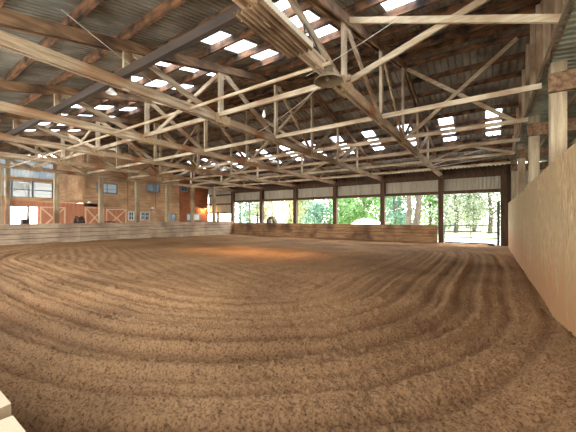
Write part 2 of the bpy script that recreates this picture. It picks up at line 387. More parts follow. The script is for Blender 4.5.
# ------------------------------------------------------------------ trusses
PAN = 2.65
PY = [0.6+PAN*i for i in range(9)]
CB = 4.46
def topc(y): return roofh(y) - 0.32
def make_truss():
    t = empty('roof_truss', (0, 0, 0))
    for a, b in ((0, 4), (4, 8)):
        mb = MB()
        for sx_ in (-0.065, 0.065): mb.beam((sx_, PY[a], topc(PY[a])), (sx_, PY[b], topc(PY[b])), 0.045, 0.21, (1,0,0))
        mb.build('top_chord', M['timber_top'], t)
    mb = MB()
    for sx_ in (-0.065, 0.065): mb.beam((sx_, PY[0]-0.1, CB), (sx_, PY[8]+0.1, CB), 0.045, 0.2, (1,0,0))
    mb.build('bottom_chord', M['timber_y'], t)
    for i in range(1, 8):
        mb = MB(); mb.box(-0.04, 0.04, PY[i]-0.075, PY[i]+0.075, CB-0.1, topc(PY[i])+0.08)
        mb.build('vertical_strut', M['timber_z'], t)
    for i in range(0, 4):
        mb = MB(); mb.beam((0, PY[i]+0.05, topc(PY[i])-0.02), (0, PY[i+1]-0.03, CB+0.02), 0.045, 0.15, (1,0,0))
        if i: mb.build('diagonal_brace', M['timber_y'], t)
        j = 8-i
        mb = MB(); mb.beam((0, PY[j]-0.05, topc(PY[j])-0.02), (0, PY[j-1]+0.03, CB+0.02), 0.045, 0.15, (1,0,0))
        if i: mb.build('diagonal_brace', M['timber_y'], t)
    for i in (2, 4, 6):
        mb = MB()
        for sx_ in (-0.095, 0.095): mb.box(sx_-0.006, sx_+0.006, PY[i]-0.28, PY[i]+0.28, CB-0.13, CB+0.13)
        mb.build('gusset_plate', M['ply_right'], t)
    return t
TX = [-2.55-3.77*i for i in range(6)]
tr0 = make_truss()
names_t = ['nearest truss to the right wall, with the bell lamp hanging from it', 'second wooden roof truss from the plywood wall on the right',
           'third wooden roof truss from the plywood wall on the right', 'fourth wooden roof truss from the plywood wall on the right',
           'fifth wooden roof truss from the plywood wall on the right', 'wooden roof truss above the left post row, sixth from the right wall',
           'wooden truss standing flush against the right gable wall']
for i, x in enumerate(TX):
    o = tr0 if i == 0 else copy_tree(tr0)
    o.location = (x, 0, 0); tag(o, names_t[i], 'truss', 'wooden roof trusses')

# lateral ties along X on the bottom chords
ties = [(PY[1], 4.63, 0.10, 0.17, 'backlit_tie', 'backlit-dark heavy tie beam crossing the near end of the trusses'),
        (PY[2], 4.44, 0.09, 0.055, None, ''), 
        (PY[3], 4.54, 0.06, 0.12, 'timber_x', 'pale tie board resting on the truss chords, next one before the ridge'),
        (PY[4], 4.54, 0.06, 0.12, 'timber_x', 'pale tie board on the truss chords directly below the ridge'),
        (PY[5], 4.54, 0.06, 0.12, 'timber_x', 'pale tie board on the truss chords, first one beyond the ridge'),
        (PY[6], 4.54, 0.06, 0.12, 'timber_x', 'pale tie board on the truss chords, second one beyond the ridge'),
        (PY[7], 4.54, 0.06, 0.12, 'timber_x', 'pale tie board on the truss chords, last one before the far wall')]
for y, z, dw, dh, mt, lb in ties:
    if mt is None: continue
    mb = MB(); mb.box(XL-0.1, 0.97, y-0.11-dw/2, y-0.11+dw/2, z-dh/2, z+dh/2)
    tag(mb.build('tie_beam', M[mt]), lb, 'beam', 'lateral tie beams')
mb = MB(); mb.box(XL-0.1, TX[0]+0.2, PY[2]-0.16, PY[2]-0.1, 4.5, 4.62)
tag(mb.build('tie_beam', M['timber_x']), 'pale tie board on the truss chords level with the bell lamp, left of the nearest truss', 'beam', 'lateral tie beams')
mb = MB(); mb.tube([(XL-0.1, 4.75, 4.41), (-2.3, 4.75, 4.41)], 0.035, 8)
tag(mb.build('conduit_pipe', M['timber_x']), 'long thin pale pipe slung under the trusses just before the bell lamp', 'pipe')

# cross braces between trusses
def xbrace(xa, xb, y, label, top=None):
    t = empty('cross_brace', ((xa+xb)/2, y, CB)); zt = topc(y) if top is None else top
    for k, (z0, z1) in enumerate(((CB+0.1, zt-0.05), (zt-0.05, CB+0.12))):
        mb = MB(); yy = y + (-0.045 if k == 0 else 0.045) 
        mb.beam((xa, yy, z0), (xb, yy, z1), 0.045, 0.12, (0,1,0))
        mb.build('brace_board', M['timber_x'], t, loc=None).location = (-(xa+xb)/2, -y, -CB)
    tag(t, label, 'brace', 'cross braces between the trusses')
bays = [(XR-0.1, TX[0], 'between the right wall and the nearest truss'), (TX[1], TX[2], 'between the second and third trusses'),
        (TX[3], TX[4], 'between the fourth and fifth trusses')]
rows = [(PY[2], 'before the ridge'), (PY[4], 'below the ridge'), (PY[6], 'beyond the skylights')]
for bx in bays:
    for ry in rows:
        if ry[0] == PY[2] and bx is bays[0]: continue
        if ry[0] == PY[6] and bx is bays[0]: continue
        xbrace(bx[1]+0.1, bx[0]-0.1, ry[0]+0.13, 'crossed pale boards %s, %s' % (bx[2], ry[1]))
# the big brace in the first bay
t = empty('cross_brace', (-0.8, PY[2], CB))
for a, b, yy in (((-2.5, 5.93), (0.9, 4.68), PY[2]+0.12), ((-2.5, 4.66), (0.9, 5.72), PY[2]+0.2)):
    mb = MB(); mb.beam((a[0], yy, a[1]), (b[0], yy, b[1]), 0.05, 0.12, (0,1,0))
    mb.build('brace_board', M['timber_x'], t).location = (0.8, -PY[2], -CB)
tag(t, 'pair of bright pale boards crossing at the upper right, ending at the right wall', 'brace', 'cross braces between the trusses')
t = empty('knee_brace', (-0.8, 16.6, CB))
for a, b in (((-2.45, 4.55), (-0.83, 5.14)), ((-0.83, 5.14), (0.9, 4.62))):
    mb = MB(); mb.beam((a[0], 16.66, a[1]), (b[0], 16.66, b[1]), 0.05, 0.1, (0,1,0))
    mb.build('brace_board', M['timber_x'], t).location = (0.8, -16.6, -CB)
tag(t, 'shallow peaked pair of boards below the right-hand far skylights', 'brace')
for (p, q, lb) in (((-2.45, 16.9, 4.4), (-0.2, 18.6, 5.3), 'upper'), ((-2.45, 17.2, 4.35), (0.3, 19.8, 5.0), 'lower')):
    mb = MB(); mb.tube([p, q], 0.022, 6)
    tag(mb.build('tie_rod', M['cable']), 'thin pale sloping rod, %s of the pair beside the far right skylight' % lb, 'rod')

# ------------------------------------------------------------------ posts
for t_ in range(0, 6):
    x = -2.55-3.77*t_
    mb = MB(); mb.box(x-0.15, x+0.15, YF-0.14, YF+0.16, -0.2, 4.45)
    lab = 'dark brown post in the far open wall, %s from the gate' % ORD[t_]
    if t_ == 5: lab = 'dark brown corner post where the left and far walls meet'
    tag(mb.build('wall_post', M['post_dark']), lab, 'post', 'posts of the far open wall')
mb = MB(); mb.box(0.62, 0.92, YF-0.14, YF+0.16, -0.2, 4.45)
mb.box(0.92, 1.4, YF+0.0, YF+0.16, -0.2, 5.0); tag(mb.build('wall_post', M['post_dark']), 'dark brown corner post between the gate and the right plywood wall', 'post', 'posts of the far open wall')
for k in range(1, 8):
    y = YF-2.46*k
    mb = MB(); mb.box(XL-0.13, XL+0.10, y-0.12, y+0.12, -0.1, 4.36)
    tag(mb.build('barn_post', M['post_old']), 'weathered upright post behind the left kick wall, %s from the far corner' % ORD[k-1], 'post', 'posts between arena and barn')
for k, y in enumerate((4.6, 8.2, 12.05, 16.2, 20.4)):
    mb = MB(); mb.box(1.07, 1.32, y-0.13, y+0.13, -0.1, 4.85)
    tag(mb.build('side_post', M['post_old']), 'pale square post rising behind the right plywood wall, %s from the camera' % ORD[k], 'post', 'posts behind the right wall')
    mb = MB(); mb.box(1.02, 4.58, y-0.23, y-0.135, 4.22, 4.6)
    tag(mb.build('cross_beam', M['timber_top']), 'thick brown beam of the side roof, fixed to the %s pale post' % ORD[k], 'beam', 'cross beams of the side roof')

# ------------------------------------------------------------------ far wall
mb = MB()
def corr_wall_y(mb, x0, x1, y, z0, z1, pitch=0.2, d=0.03):
    n = int((x1-x0)/pitch*4); vs_ = []; 
    seq = [0, 0, 1, 1]
    for i in range(n+1):
        x = x0+(x1-x0)*i/n; vs_.append((x, y+d*seq[i % 4], z0))
    m_ = len(vs_); vs_ += [(a[0], a[1], z1) for a in vs_]
    mb.add(vs_, [(i, i+1, m_+i+1, m_+i) for i in range(m_-1)])
def corr_wall_x(mb, x, y0, y1, z0, z1, pitch=0.2, d=0.03):
    n = int((y1-y0)/pitch*4); vs_ = []; seq = [0, 0, 1, 1]
    for i in range(n+1):
        yy = y0+(y1-y0)*i/n; vs_.append((x+d*seq[i % 4], yy, z0))
    m_ = len(vs_); vs_ += [(a[0], a[1], z1) for a in vs_]
    mb.add(vs_, [(i, i+1, m_+i+1, m_+i) for i in range(m_-1)])
corr_wall_y(mb, XL, 0.95, YF+0.2, 3.42, 4.3)
struct('wall_far', mb, M['siding'], 'corrugated metal strip across the top of the far open wall')
mb = MB(); mb.box(XL, 0.95, YF+0.0, YF+0.19, 3.22, 3.42)
struct('trim_1', mb, M['post_dark'], 'dark board along the top of the far openings')
mb = MB(); mb.box(XFAR, 1.1, YF+0.17, YF+0.23, 4.2, 4.84); 
x = XFAR
while x < 1.05:
    mb.box(x, x+0.13, YF+0.17, YF+0.23, 4.84, far_f(YF+0.2)+0.01); x += 0.225
struct('trim_2', mb, M['post_dark'], 'dark eave board with a row of daylight gaps above it')
mb = MB(); mb.box(XL-0.1, 0.95, YF-0.2, YF-0.14, 4.24, 4.44)
struct('trim_3', mb, M['post_dark'], 'dark beam along the post tops of the far wall')

# far kick wall
kf = empty('kick_wall', (-12, 21.38, 0))
tag(kf, 'brown horizontal plank kick wall below the far openings', 'kick wall')
edges = [-2.72, -4.9, -6.33, -8.1, -10.09, -12.4, -13.86, -15.8, -17.63, -19.5, -21.2]
for i in range(len(edges)-1):
    mb = MB(); a, b = edges[i+1]+0.01, edges[i]-0.01
    zs_ = [-0.1, 0.42, 0.66, 0.9, 1.17]
    for k in range(4): mb.box(a, b, 21.36+0.004*((i+k) % 2), 21.42, zs_[k]+0.03, zs_[k+1])
    o = mb.build('plank_panel', M['kick_far'], kf); o.location = (12, -21.38, 0)
mb = MB(); mb.box(-21.2, -2.72, 21.42, 21.45, -0.1, 1.17); mb.build('backing_board', M['post_dark'], kf).location = (12, -21.38, 0)
mb = MB(); mb.box(-21.2, -2.72, 21.34, 21.48, 1.17, 1.21); mb.build('top_rail', M['kick_far'], kf).location = (12, -21.38, 0)

# left kick wall
kl = empty('kick_wall', (-21.15, 11, 0)); tag(kl, 'worn greyish plank kick wall in front of the barn on the left', 'kick wall')
ed = [0.3, 3.0, 5.5, 8.0, 10.4, 12.9, 15.3, 17.8, 19.7, 21.3]
for i in range(len(ed)-1):
    mb = MB(); zs_ = [-0.1, 0.5, 0.78, 1.04, 1.3]
    for k in range(4): mb.box(-21.2, -21.14+0.004*((i+k) % 2), ed[i]+0.01, ed[i+1]-0.01, zs_[k]+0.03, zs_[k+1])
    mb.build('plank_panel', M['kick_left'], kl).location = (21.15, -11, 0)
mb = MB(); mb.box(-21.215, -21.2, 0.3, 21.3, -0.1, 1.3); mb.build('backing_board', M['post_dark'], kl).location = (21.15, -11, 0)
mb = MB(); mb.box(-21.25, -21.10, 0.3, 21.3, 1.3, 1.34); mb.build('top_rail', M['kick_left'], kl).location = (21.15, -11, 0)
mb = MB(); mb.box(-21.12, -21.06, 21.18, 21.34, -0.1, 1.26); mb.build('corner_post', M['kick_far'], kl).location = (21.15, -11, 0)

# near kick wall, only its tan top edge is seen at the lower left
kn = empty('kick_wall', (-5, 0.19, 0)); tag(kn, 'tan plywood edge of the near kick wall at the lower left corner', 'kick wall')
for a, b, y1 in ((-21.0, -0.93, 0.222), (-0.918, 0.9, 0.205)):
    mb = MB()
    mb.add([(a, 0.05, -0.1), (b, 0.05, -0.1), (b, y1, -0.1), (a, y1, -0.1),
            (a, 0.05, 1.2), (b-0.0, 0.05, 1.2), (b-(0.03 if a < -2 else 0), y1-0.006, 1.2), (a+(0.02 if a > -2 else 0), y1, 1.2)],
           [(0,3,2,1),(4,5,6,7),(0,1,5,4),(1,2,6,5),(2,3,7,6),(3,0,4,7)])
    mb.build('plywood_panel', M['cap'], kn).location = (5, -0.19, 0)

# gate in the far right bay
gt = empty('metal_gate', (-0.9, 21.55, 0)); tag(gt, 'grey tubular livestock gate at the far right opening', 'gate')
def gpart(name, pts, r=0.036):
    mb = MB(); mb.tube([(p[0]+0.9, 0, p[1]) for p in pts], r, 8); return mb.build(name, M['gate'], gt)
for z in (1.2, 0.82, 0.45, 0.12): gpart('rail', [(-2.35, z), (0.5, z)])
for x in (-2.35, -0.88, 0.5): gpart('upright', [(x, 0.1), (x, 1.22)], 0.028)
mb = MB(); mb.box(0.44, 0.58, 21.5, 21.6, -0.1, 2.6); mb.add([(0.44,21.5,2.6),(0.58,21.5,2.6),(0.58,21.6,2.6),(0.44,21.6,2.6),(0.58,21.5,2.75),(0.58,21.6,2.75)], [(0,1,4),(3,5,2),(0,4,5,3),(1,2,5,4)])
tag(mb.build('gate_post', M['gate']), 'dark grey metal post with a slanted top that the gate hangs on', 'post')
mb = MB(); mb.lathe([(0.0,0.0),(0.16,0.0),(0.18,0.09),(0.165,0.10),(0.15,0.03),(0.0,0.03)], (0.15, 21.15, 0.0), 16)
tag(mb.build('rubber_feed_pan', M['black']), 'small dark pan on the dirt in front of the gate', 'pan')

# ------------------------------------------------------------------ right wall
mb = MB(); mb.box(XR, XR+0.025, 11.74, 20.45, -0.1, 2.5)
o = struct('wall_right_far', mb, M['ply_right'], 'plywood kick wall sheet at the far end of the right side')
mb = MB(); mb.box(XR-0.005, XR+0.02, 8.008, 11.62, -0.1, 2.6)
o = struct('wall_right_middle', mb, M['ply_right'], 'plywood kick wall sheet in the middle of the right side')
mb = MB(); mb.box(XR-0.005, XR+0.02, -0.5, 8.0, -0.1, 2.62)
o = struct('wall_right_near', mb, M['ply_right'], 'plywood kick wall sheet nearest the camera on the right')
mb = MB(); mb.box(XR+0.025, XR+0.06, -0.5, 20.4, -0.1, 0.25); mb.box(XR+0.025, XR+0.06, -0.5, 20.4, 2.2, 2.36); mb.box(XR+0.03, XR+0.05, 11.5, 11.95, 0.3, 2.15)
struct('trim_4', mb, M['post_dark'])
# gable above the side roof
mb = MB()
gys = [-0.5, YR, 22.2]
mb.add([(XGAB, -0.5, 5.02), (XGAB, 22.2, 5.02), (XGAB, 22.2, max(5.03, roofh(22.2)+0.02)), (XGAB, YR, H0+0.03), (XGAB, -0.5, max(5.03, roofh(-0.5)))], [(0,1,2,3,4)])
mb.add([(XGAB+0.03, -0.5, 5.02), (XGAB+0.03, 22.2, 5.02), (XGAB+0.03, 22.2, max(5.03, roofh(22.2)+0.02)), (XGAB+0.03, YR, H0+0.03), (XGAB+0.03, -0.5, max(5.03, roofh(-0.5)))], [(4,3,2,1,0)])
struct('wall_right_gable', mb, M['barn_ply'], 'brown board gable wall above the side roof on the right')
y = 2.2; i = 0
while y < 20:
    mb = MB(); mb.box(0.98, XGAB-0.005, y-0.025, y+0.025, 5.06, roofh(y)-0.16)
    tag(mb.build('gable_stud', M['timber_z']), 'pale upright stud on the right gable wall, number %s from the camera end' % (ORD + ['fourteenth','fifteenth','sixteenth','seventeenth'])[i], 'stud', 'studs of the right gable wall')
    y += 1.22; i += 1
mb = MB(); mb.box(1.0, 1.04, -0.5, 21.9, 5.0, 5.06); struct('trim_5', mb, M['timber_y'], 'pale sill beam where the side roof meets the gable')

# lean-to roof on the right, ribs run down the slope (along X)
mb = MB(); vs_ = []; prof = [(0,0),(0.5,0),(0.6,0.045),(0.9,0.045)]
k = 0; seq = []
while k*0.2 < 22.5:
    for a, b in prof: seq.append((-0.5+(k+a)*0.2, b))
    k += 1
vs_ = [(1.0, y, 5.05+b) for y, b in seq] + [(4.8, y, 4.6+b) for y, b in seq]; n = len(seq)
mb.add(vs_, [(i, i+1, n+i+1, n+i) for i in range(n-1)])
struct('ceiling_lean_to', mb, M['lean_roof'], 'underside of the greenish corrugated side roof')
for i, x in enumerate((1.9, 2.9, 3.9)):
    zz = 5.05-(x-1.0)*0.45/3.8
    mb = MB(); mb.box(x-0.03, x+0.03, -0.4, 21.8, zz-0.15, zz-0.01)
    tag(mb.build('side_roof_purlin', M['timber_y']), '%s long board under the side roof, counted from the arena' % ORD[i], 'beam', 'purlins of the side roof')
mb = MB(); corr_wall_x(mb, 4.7, 1.5, 22, 0, 4.65); mb.box(1.3, 4.7, 21.8, 21.85, 0, 4.7); struct('wall_lean_to_outer', mb, M['siding'])
mb = MB(); mb.box(4.6, 4.69, 1.5, 22, 3.0, 3.2); mb.box(4.6, 4.69, 1.5, 22, 3.7, 3.9); struct('trim_6', mb, M['purlin'])

# ------------------------------------------------------------------ barn on the left
BX = -25.1
def wall_with_holes(mb, y0, y1, z0, z1, holes, xa, xb):
    ys_ = sorted(set([y0, y1] + [h[0] for h in holes] + [h[1] for h in holes])); zs_ = sorted(set([z0, z1] + [h[2] for h in holes] + [h[3] for h in holes]))
    for i in range(len(ys_)-1):
        for j in range(len(zs_)-1):
            cy = (ys_[i]+ys_[i+1])/2; cz = (zs_[j]+zs_[j+1])/2
            if cy < y0 or cy > y1 or cz < z0 or cz > z1: continue
            if any(h[0] < cy < h[1] and h[2] < cz < h[3] for h in holes): continue
            mb.box(xa, xb, ys_[i], ys_[i+1], zs_[j], zs_[j+1])
wins = [  # y0,y1,z0,z1,kind
    (10.62, 12.1, 3.66, 4.42, 'slider', 'pale blue two-pane sliding window high on the barn wall'),
    (14.68, 15.9, 4.06, 4.86, 'single', 'dark blue-grey window high on the barn wall, middle one of the upper row'),
    (18.2, 18.9, 4.35, 4.96, 'single', 'small dark window high on the barn wall, nearest the far corner'),
    (13.05, 13.5, 1.5, 2.2, 'four', 'small dark four-pane window low on the barn wall'),
    (14.1, 14.9, 1.5, 2.2, 'four', 'dark low window beside the small four-pane one'),
    (16.75, 17.6, 1.45, 2.08, 'single', 'greyish low window in the middle of the barn wall'),
    (18.85, 19.35, 1.45, 2.08, 'bright', 'narrow bright low window left of the far lamp'),
    (19.6, 20.5, 1.45, 2.1, 'bright', 'wider bright low window below the far lamp')]
holes = [w_[:4] for w_ in wins]
mb = MB(); wall_with_holes(mb, 9.7, 18.0, 2.55, roofh(9.7), [h for h in holes if h[1] < 18.0], BX-0.1, BX)
mb.v = [(a, b, min(c, roofh(b)+0.0) if c > 5.2 else c) for a, b, c in mb.v]
struct('wall_left', mb, M['barn_ply'], 'brown plywood barn wall on the left')
mb = MB(); wall_with_holes(mb, 18.0, YF, 1.1, 5.6, [h for h in holes if h[0] > 18.0], BX-0.1, BX)
mb.v = [(a, b, min(c, roofh(b)) if c > 5.2 else c) for a, b, c in mb.v]
struct('wall_left_corner', mb, M['barn_dark'], 'darker red-brown end of the barn wall')
mb = MB(); wall_with_holes(mb, 11.3, 18.0, 0.0, 2.55, holes, BX-0.1, BX)
mb.box(BX-0.1, BX, 18.0, YF, 0, 1.1)
struct('wall_left_lower', mb, M['barn_ply'], 'lower plywood barn wall')
mb = MB()
for y in (12.98, 15.5, 18.0): mb.box(BX, BX+0.012, y-0.02, y+0.02, 2.55, roofh(y)-0.2)
for z in (3.2, 3.95, 4.7): mb.box(BX, BX+0.008, 9.75, 21.5, z, z+0.025)
struct('trim_8', mb, M['barn_dark'], 'thin batten seams on the barn wall')
gm = {'slider': M['glass_blue'], 'single': M['glass_dark'], 'four': M['glass_black'], 'bright': M['glass_blue']}
for i, (a, b, c, d, kind, lb) in enumerate(wins):
    t = empty('window_%d' % (i+1), (BX, (a+b)/2, c)); t['kind'] = 'structure'; t['label'] = lb
    L = (-BX, -(a+b)/2, -c)
    mb = MB(); f_ = 0.05
    mb.box(BX-0.05, BX+0.03, a-0.04, b+0.04, d-f_, d+0.04); mb.box(BX-0.05, BX+0.03, a-0.04, b+0.04, c-0.04, c+f_)
    mb.box(BX-0.05, BX+0.03, a-0.04, a+f_, c+f_, d-f_); mb.box(BX-0.05, BX+0.03, b-f_, b+0.04, c+f_, d-f_)
    if kind in ('slider', 'four', 'single'): mb.box(BX-0.04, BX+0.02, (a+b)/2-0.02, (a+b)/2+0.02, c+f_, d-f_)
    if kind == 'four': mb.box(BX-0.04, BX+0.02, a+f_, b-f_, (c+d)/2-0.02, (c+d)/2+0.02)
    mb.build('window_frame', M['barrel'] if kind != 'four' else M['white'], t).location = L
    mb = MB(); mb.box(BX-0.03, BX-0.02, a+f_, b-f_, c+f_, d-f_); mb.build('window_pane', gm[kind], t).location = L
# lower red stall fronts with doors, and the bright passage
mb = MB()
mb.box(BX-0.1, BX, 4.0, 5.55, 0, 2.9); mb.box(BX-0.1, BX, 5.55, 7.0, 2.4, 2.9); mb.box(BX-0.1, BX, 7.0, 11.3, 0, 2.75)
mb.box(BX-0.1, BX, 1.0, 4.0, 0, 2.9)
struct('wall_left_stalls', mb, M['stall_red'], 'red-brown stall fronts below the hay loft')
mb = MB(); mb.box(BX-0.12, BX+0.06, 1.0, 9.75, 2.78, 3.02); mb.box(BX, BX+0.05, 9.62, 9.80, 2.9, 5.6)
mb.box(BX, BX+0.035, 10.9, 18.0, 2.50, 2.56)
struct('trim_9', mb, M['shelf_wood'], 'light timber edge of the hay loft')
def stall_door(y0, y1, z1, lb):
    t = empty('stall_door', (BX+0.03, (y0+y1)/2, 0)); L = (-BX-0.03, -(y0+y1)/2, 0)
    mb = MB(); mb.box(BX+0.005, BX+0.04, y0, y1, 0.1, z1); mb.build('door_panel', M['stall_red'], t).location = L
    mb = MB(); x = BX+0.05
    mb.box(x-0.01, x+0.02, y0, y0+0.09, 0.1, z1); mb.box(x-0.01, x+0.02, y1-0.09, y1, 0.1, z1); mb.box(x-0.01, x+0.02, y0+0.09, y1-0.09, z1-0.09, z1)
    mb.box(x-0.01, x+0.02, y0+0.09, y1-0.09, 0.1, 0.2)
    mb.build('door_frame', M['stall_trim'], t).location = L
    mb = MB()
    mb.beam((x+0.005, y0+0.08, 1.0), (x+0.005, y1-0.08, z1-0.1), 0.02, 0.09, (1,0,0)); mb.beam((x+0.012, y0+0.08, z1-0.1), (x+0.012, y1-0.08, 1.0), 0.02, 0.09, (1,0,0))
    mb.build('cross_board', M['stall_trim'], t).location = L
    tag(t, lb, 'door', 'red-brown stall doors')
stall_door(7.08, 8.55, 2.45, 'red-brown stall door with crossed boards, next to the bright doorway')
stall_door(9.78, 11.1, 2.5, 'red-brown stall door with crossed boards, below the barn wall corner')
stall_door(11.25, 12.85, 2.42, 'orange stall door with crossed boards under the blue window')
# wall that closes the loft on its far side and its back wall
mb = MB(); mb.box(-30.2, BX-0.1, 9.62, 9.7, 2.9, roofh(9.7)-0.0); struct('wall_loft_side', mb, M['barn_ply'], 'plywood side wall of the open hay loft')
mb = MB(); mb.box(-30.2, BX-0.12, 1.0, 9.62, 2.8, 2.9); struct('floor_loft', mb, M['shelf_wood'])
mb = MB(); mb.box(-30.2, -30.1, 9.4, 9.62, 2.9, 6.6); mb.box(-30.2, -30.1, 1.0, 9.4, 2.9, 3.25); mb.box(-30.2, -30.1, 1.0, 9.4, 4.6, 4.85); mb.box(-30.2,-30.1,5.0,9.4,6.2,6.6)
struct('wall_loft_back', mb, M['barn_ply'])
mb = MB(); mb.box(-30.1, -30.02, 1.0, 9.4, 3.1, 3.3); mb.box(-30.1, -30.0, 1.0, 9.4, 4.7, 4.86); mb.box(-30.1, -30.02, 1, 9.4, 5.45, 5.6)
struct('trim_10', mb, M['shelf_wood'])
mb = MB(); corr_wall_x(mb, -30.12, 1.0, 9.4, 4.85, 6.3); struct('window_9', mb, M['loft_sheet'], 'translucent corrugated sheets above the loft window')
t = empty('window_10', (-30.1, 5, 3.3)); t['kind'] = 'structure'; t['label'] = 'wide loft window with a blue-grey grid'
mb = MB()
for y in (9.35, 8.05, 6.8, 5.5, 4.2): mb.box(-30.12, -30.04, y-0.05, y+0.05, 3.28, 4.6)
for z in (3.3, 3.9, 4.55): mb.box(-30.11, -30.05, 1.0, 9.4, z-0.035, z+0.035)
mb.build('window_frame', M['barrel'], t).location = (30.1, -5, -3.3)
mb = MB(); mb.box(-30.09, -30.08, 1.0, 9.4, 3.3, 4.55); mb.build('window_pane', M['glass_loft'], t).location = (30.1, -5, -3.3)
# loft posts and rail uprights
for i, (y, z0) in enumerate(((5.45, 0.05), (3.0, 0.05))):
    mb = MB(); mb.box(BX+0.07, BX+0.27, y-0.1, y+0.1, z0, 5.4)
    tag(mb.build('loft_post', M['post_old']), ['pale loft post beside the bright doorway', 'loft post at the left picture edge'][i], 'post', 'loft posts')
# far end of the aisle
mb = MB()
def corr_seg(x0, x1, z0, z1): corr_wall_y(mb, x0, x1, YF+0.1, z0, z1)
corr_seg(BX, XL+0.1, 2.16, 4.9); corr_seg(BX, -24.95, 1.2, 2.16); corr_seg(-23.9, -23.55, 1.2, 2.16); corr_seg(BX, XL, 0, 1.2)
struct('wall_aisle_end', mb, M['siding'], 'corrugated end wall of the barn aisle')
mb = MB(); 
for z in (4.0, 3.05, 2.16): mb.box(BX, XL-0.1, YF+0.0, YF+0.09, z, z+0.14)
mb.box(BX, XL-0.1, YF, YF+0.09, 1.2, 1.34)
struct('trim_11', mb, M['post_dark'], 'dark rails on the aisle end wall')
t = empty('window_11', (-22.8, YF, 1.3)); t['kind'] = 'structure'; t['label'] = 'bright low window at the end of the barn aisle'
mb = MB()
for x in (-23.5, -22.7, -21.6): mb.box(x-0.03, x+0.03, YF+0.1, YF+0.14, 1.3, 2.2)
mb.build('window_frame', M['white'], t).location = (22.8, -YF, -1.3)
# barn lamps
for i, (y, z, lb) in enumerate(((15.05, 2.55, 'small white dish lamp low on the barn wall above the dark windows'), (20.9, 2.7, 'small white lamp on the dark corner of the barn wall'), (10.0, 2.85, 'white lamp on the barn wall at the edge of the hay loft'))):
    t = empty('wall_lamp', (BX, y, z))
    mb = MB(); mb.tube([(0.0,0,-0.2),(0.12,0,-0.18),(0.2,0,-0.05)], 0.02, 6); mb.build('lamp_arm', M['black'], t)
    mb = MB(); mb.lathe([(0.03,0.1),(0.12,0.06),(0.17,-0.06),(0.15,-0.06),(0.1,0.03),(0.0,0.05)], (0.24,0,0), 16); mb.build('lamp_shade', M['white'], t, smooth=True)
    tag(t, lb, 'lamp', 'lamps on the barn wall')
    if i == 1:
        ld = bpy.data.lights.new('wall_lamp_light', 'POINT'); ld.energy = 110; ld.color = (1, 0.55, 0.22); ld.shadow_soft_size = 0.06
        lo = bpy.data.objects.new('wall_lamp_light', ld); col.objects.link(lo); lo.parent = t; lo.location = (0.3, 0, -0.12)

# saddles and things by the barn
def saddle(name, loc, rz, s, lb):
    t = empty(name, loc, rz)
    mb = MB(); n = 14; rows_ = 9
    vs_ = []
    for i in range(rows_):
        u = i/(rows_-1); yy = (u-0.5)*0.5*s; top = (0.34 + 0.16*(2*u-1)**2)*s
        for j in range(n+1):
            a = math.pi*j/n; vs_.append((math.cos(a)*0.26*s*(1+0.12*math.sin(u*math.pi)), yy, top*math.sin(a)**0.7 if 0 < j < n else 0.0))
    fs_ = [(i*(n+1)+j, i*(n+1)+j+1, (i+1)*(n+1)+j+1, (i+1)*(n+1)+j) for i in range(rows_-1) for j in range(n)]
    mb.add(vs_, fs_); o = mb.build('saddle_seat', M['dark_leather'], t, smooth=True)
    sm = o.modifiers.new('solid', 'SOLIDIFY'); sm.thickness = 0.13*s; sm.offset = -1
    mb = MB(); mb.tube([(0, -0.24*s, 0.44*s), (0, -0.26*s, 0.58*s)], 0.03*s, 8); mb.build('saddle_horn', M['dark_leather'], t)
    return t
o = saddle('saddle', (-16.3, 21.42, 1.21), 0.0, 1.05, ''); tag(o, 'dark brown arched saddle on top of the far kick wall', 'saddle')
o = saddle('saddle', (-21.18, 7.95, 1.34), 0.0, 0.8, ''); tag(o, 'dark saddle on the left kick wall in front of the stalls', 'saddle')
mb = MB(); mb.beam((-0.2,-0.25,0.0),(-0.2,0.25,0.0),0.3,0.05,(1,0,0)); 
mb = MB(); mb.box(-0.14, 0.14, -0.24, 0.24, 0.0, 0.18)
t = empty('saddle_blanket', (-21.2, 8.55, 1.34)); t2 = None
bpy.data.objects.remove(t)
mb = MB(); n = 10; vs_ = []
for i in range(4):
    for j in range(n+1):
        a = math.pi*j/n; vs_.append((math.cos(a)*0.11, -0.3+0.2*i, 0.03+0.07*math.sin(a)))
mb.add(vs_, [(i*(n+1)+j, i*(n+1)+j+1, (i+1)*(n+1)+j+1, (i+1)*(n+1)+j) for i in range(3) for j in range(n)])
o = mb.build('folded_blanket', M['black'], loc=None); o.location = (-21.18, 9.75, 1.34); tag(o, 'dark folded cloth on the left kick wall below the blue window', 'blanket')
# chair-like dark object in the bright doorway
t = empty('garden_tractor', (-26.6, 6.3, 0.05))
def tb(name, bxs, m):
    mb = MB()
    for b_ in bxs: mb.box(*b_)
    o = mb.build(name, m, t); bv = o.modifiers.new('b', 'BEVEL'); bv.width = 0.05; bv.segments = 2; return o
tb('body', [(-0.35,0.35,-0.4,0.75,0.4,1.15)], M['black']); tb('seat', [(-0.25,0.25,0.2,0.6,1.15,1.55)], M['black']); tb('steering_column', [(-0.05,0.05,-0.45,-0.38,1.0,1.72)], M['black'])
for y in (-0.4, 0.55):
    for x in (-0.4, 0.4):
        mb = MB(); mb.tube([(x-0.1, y, 0.3), (x+0.1, y, 0.3)], 0.3, 16); mb.build('wheel', M['black'], t)
tag(t, 'dark vehicle shape with raised arm in the bright barn doorway', 'tractor')

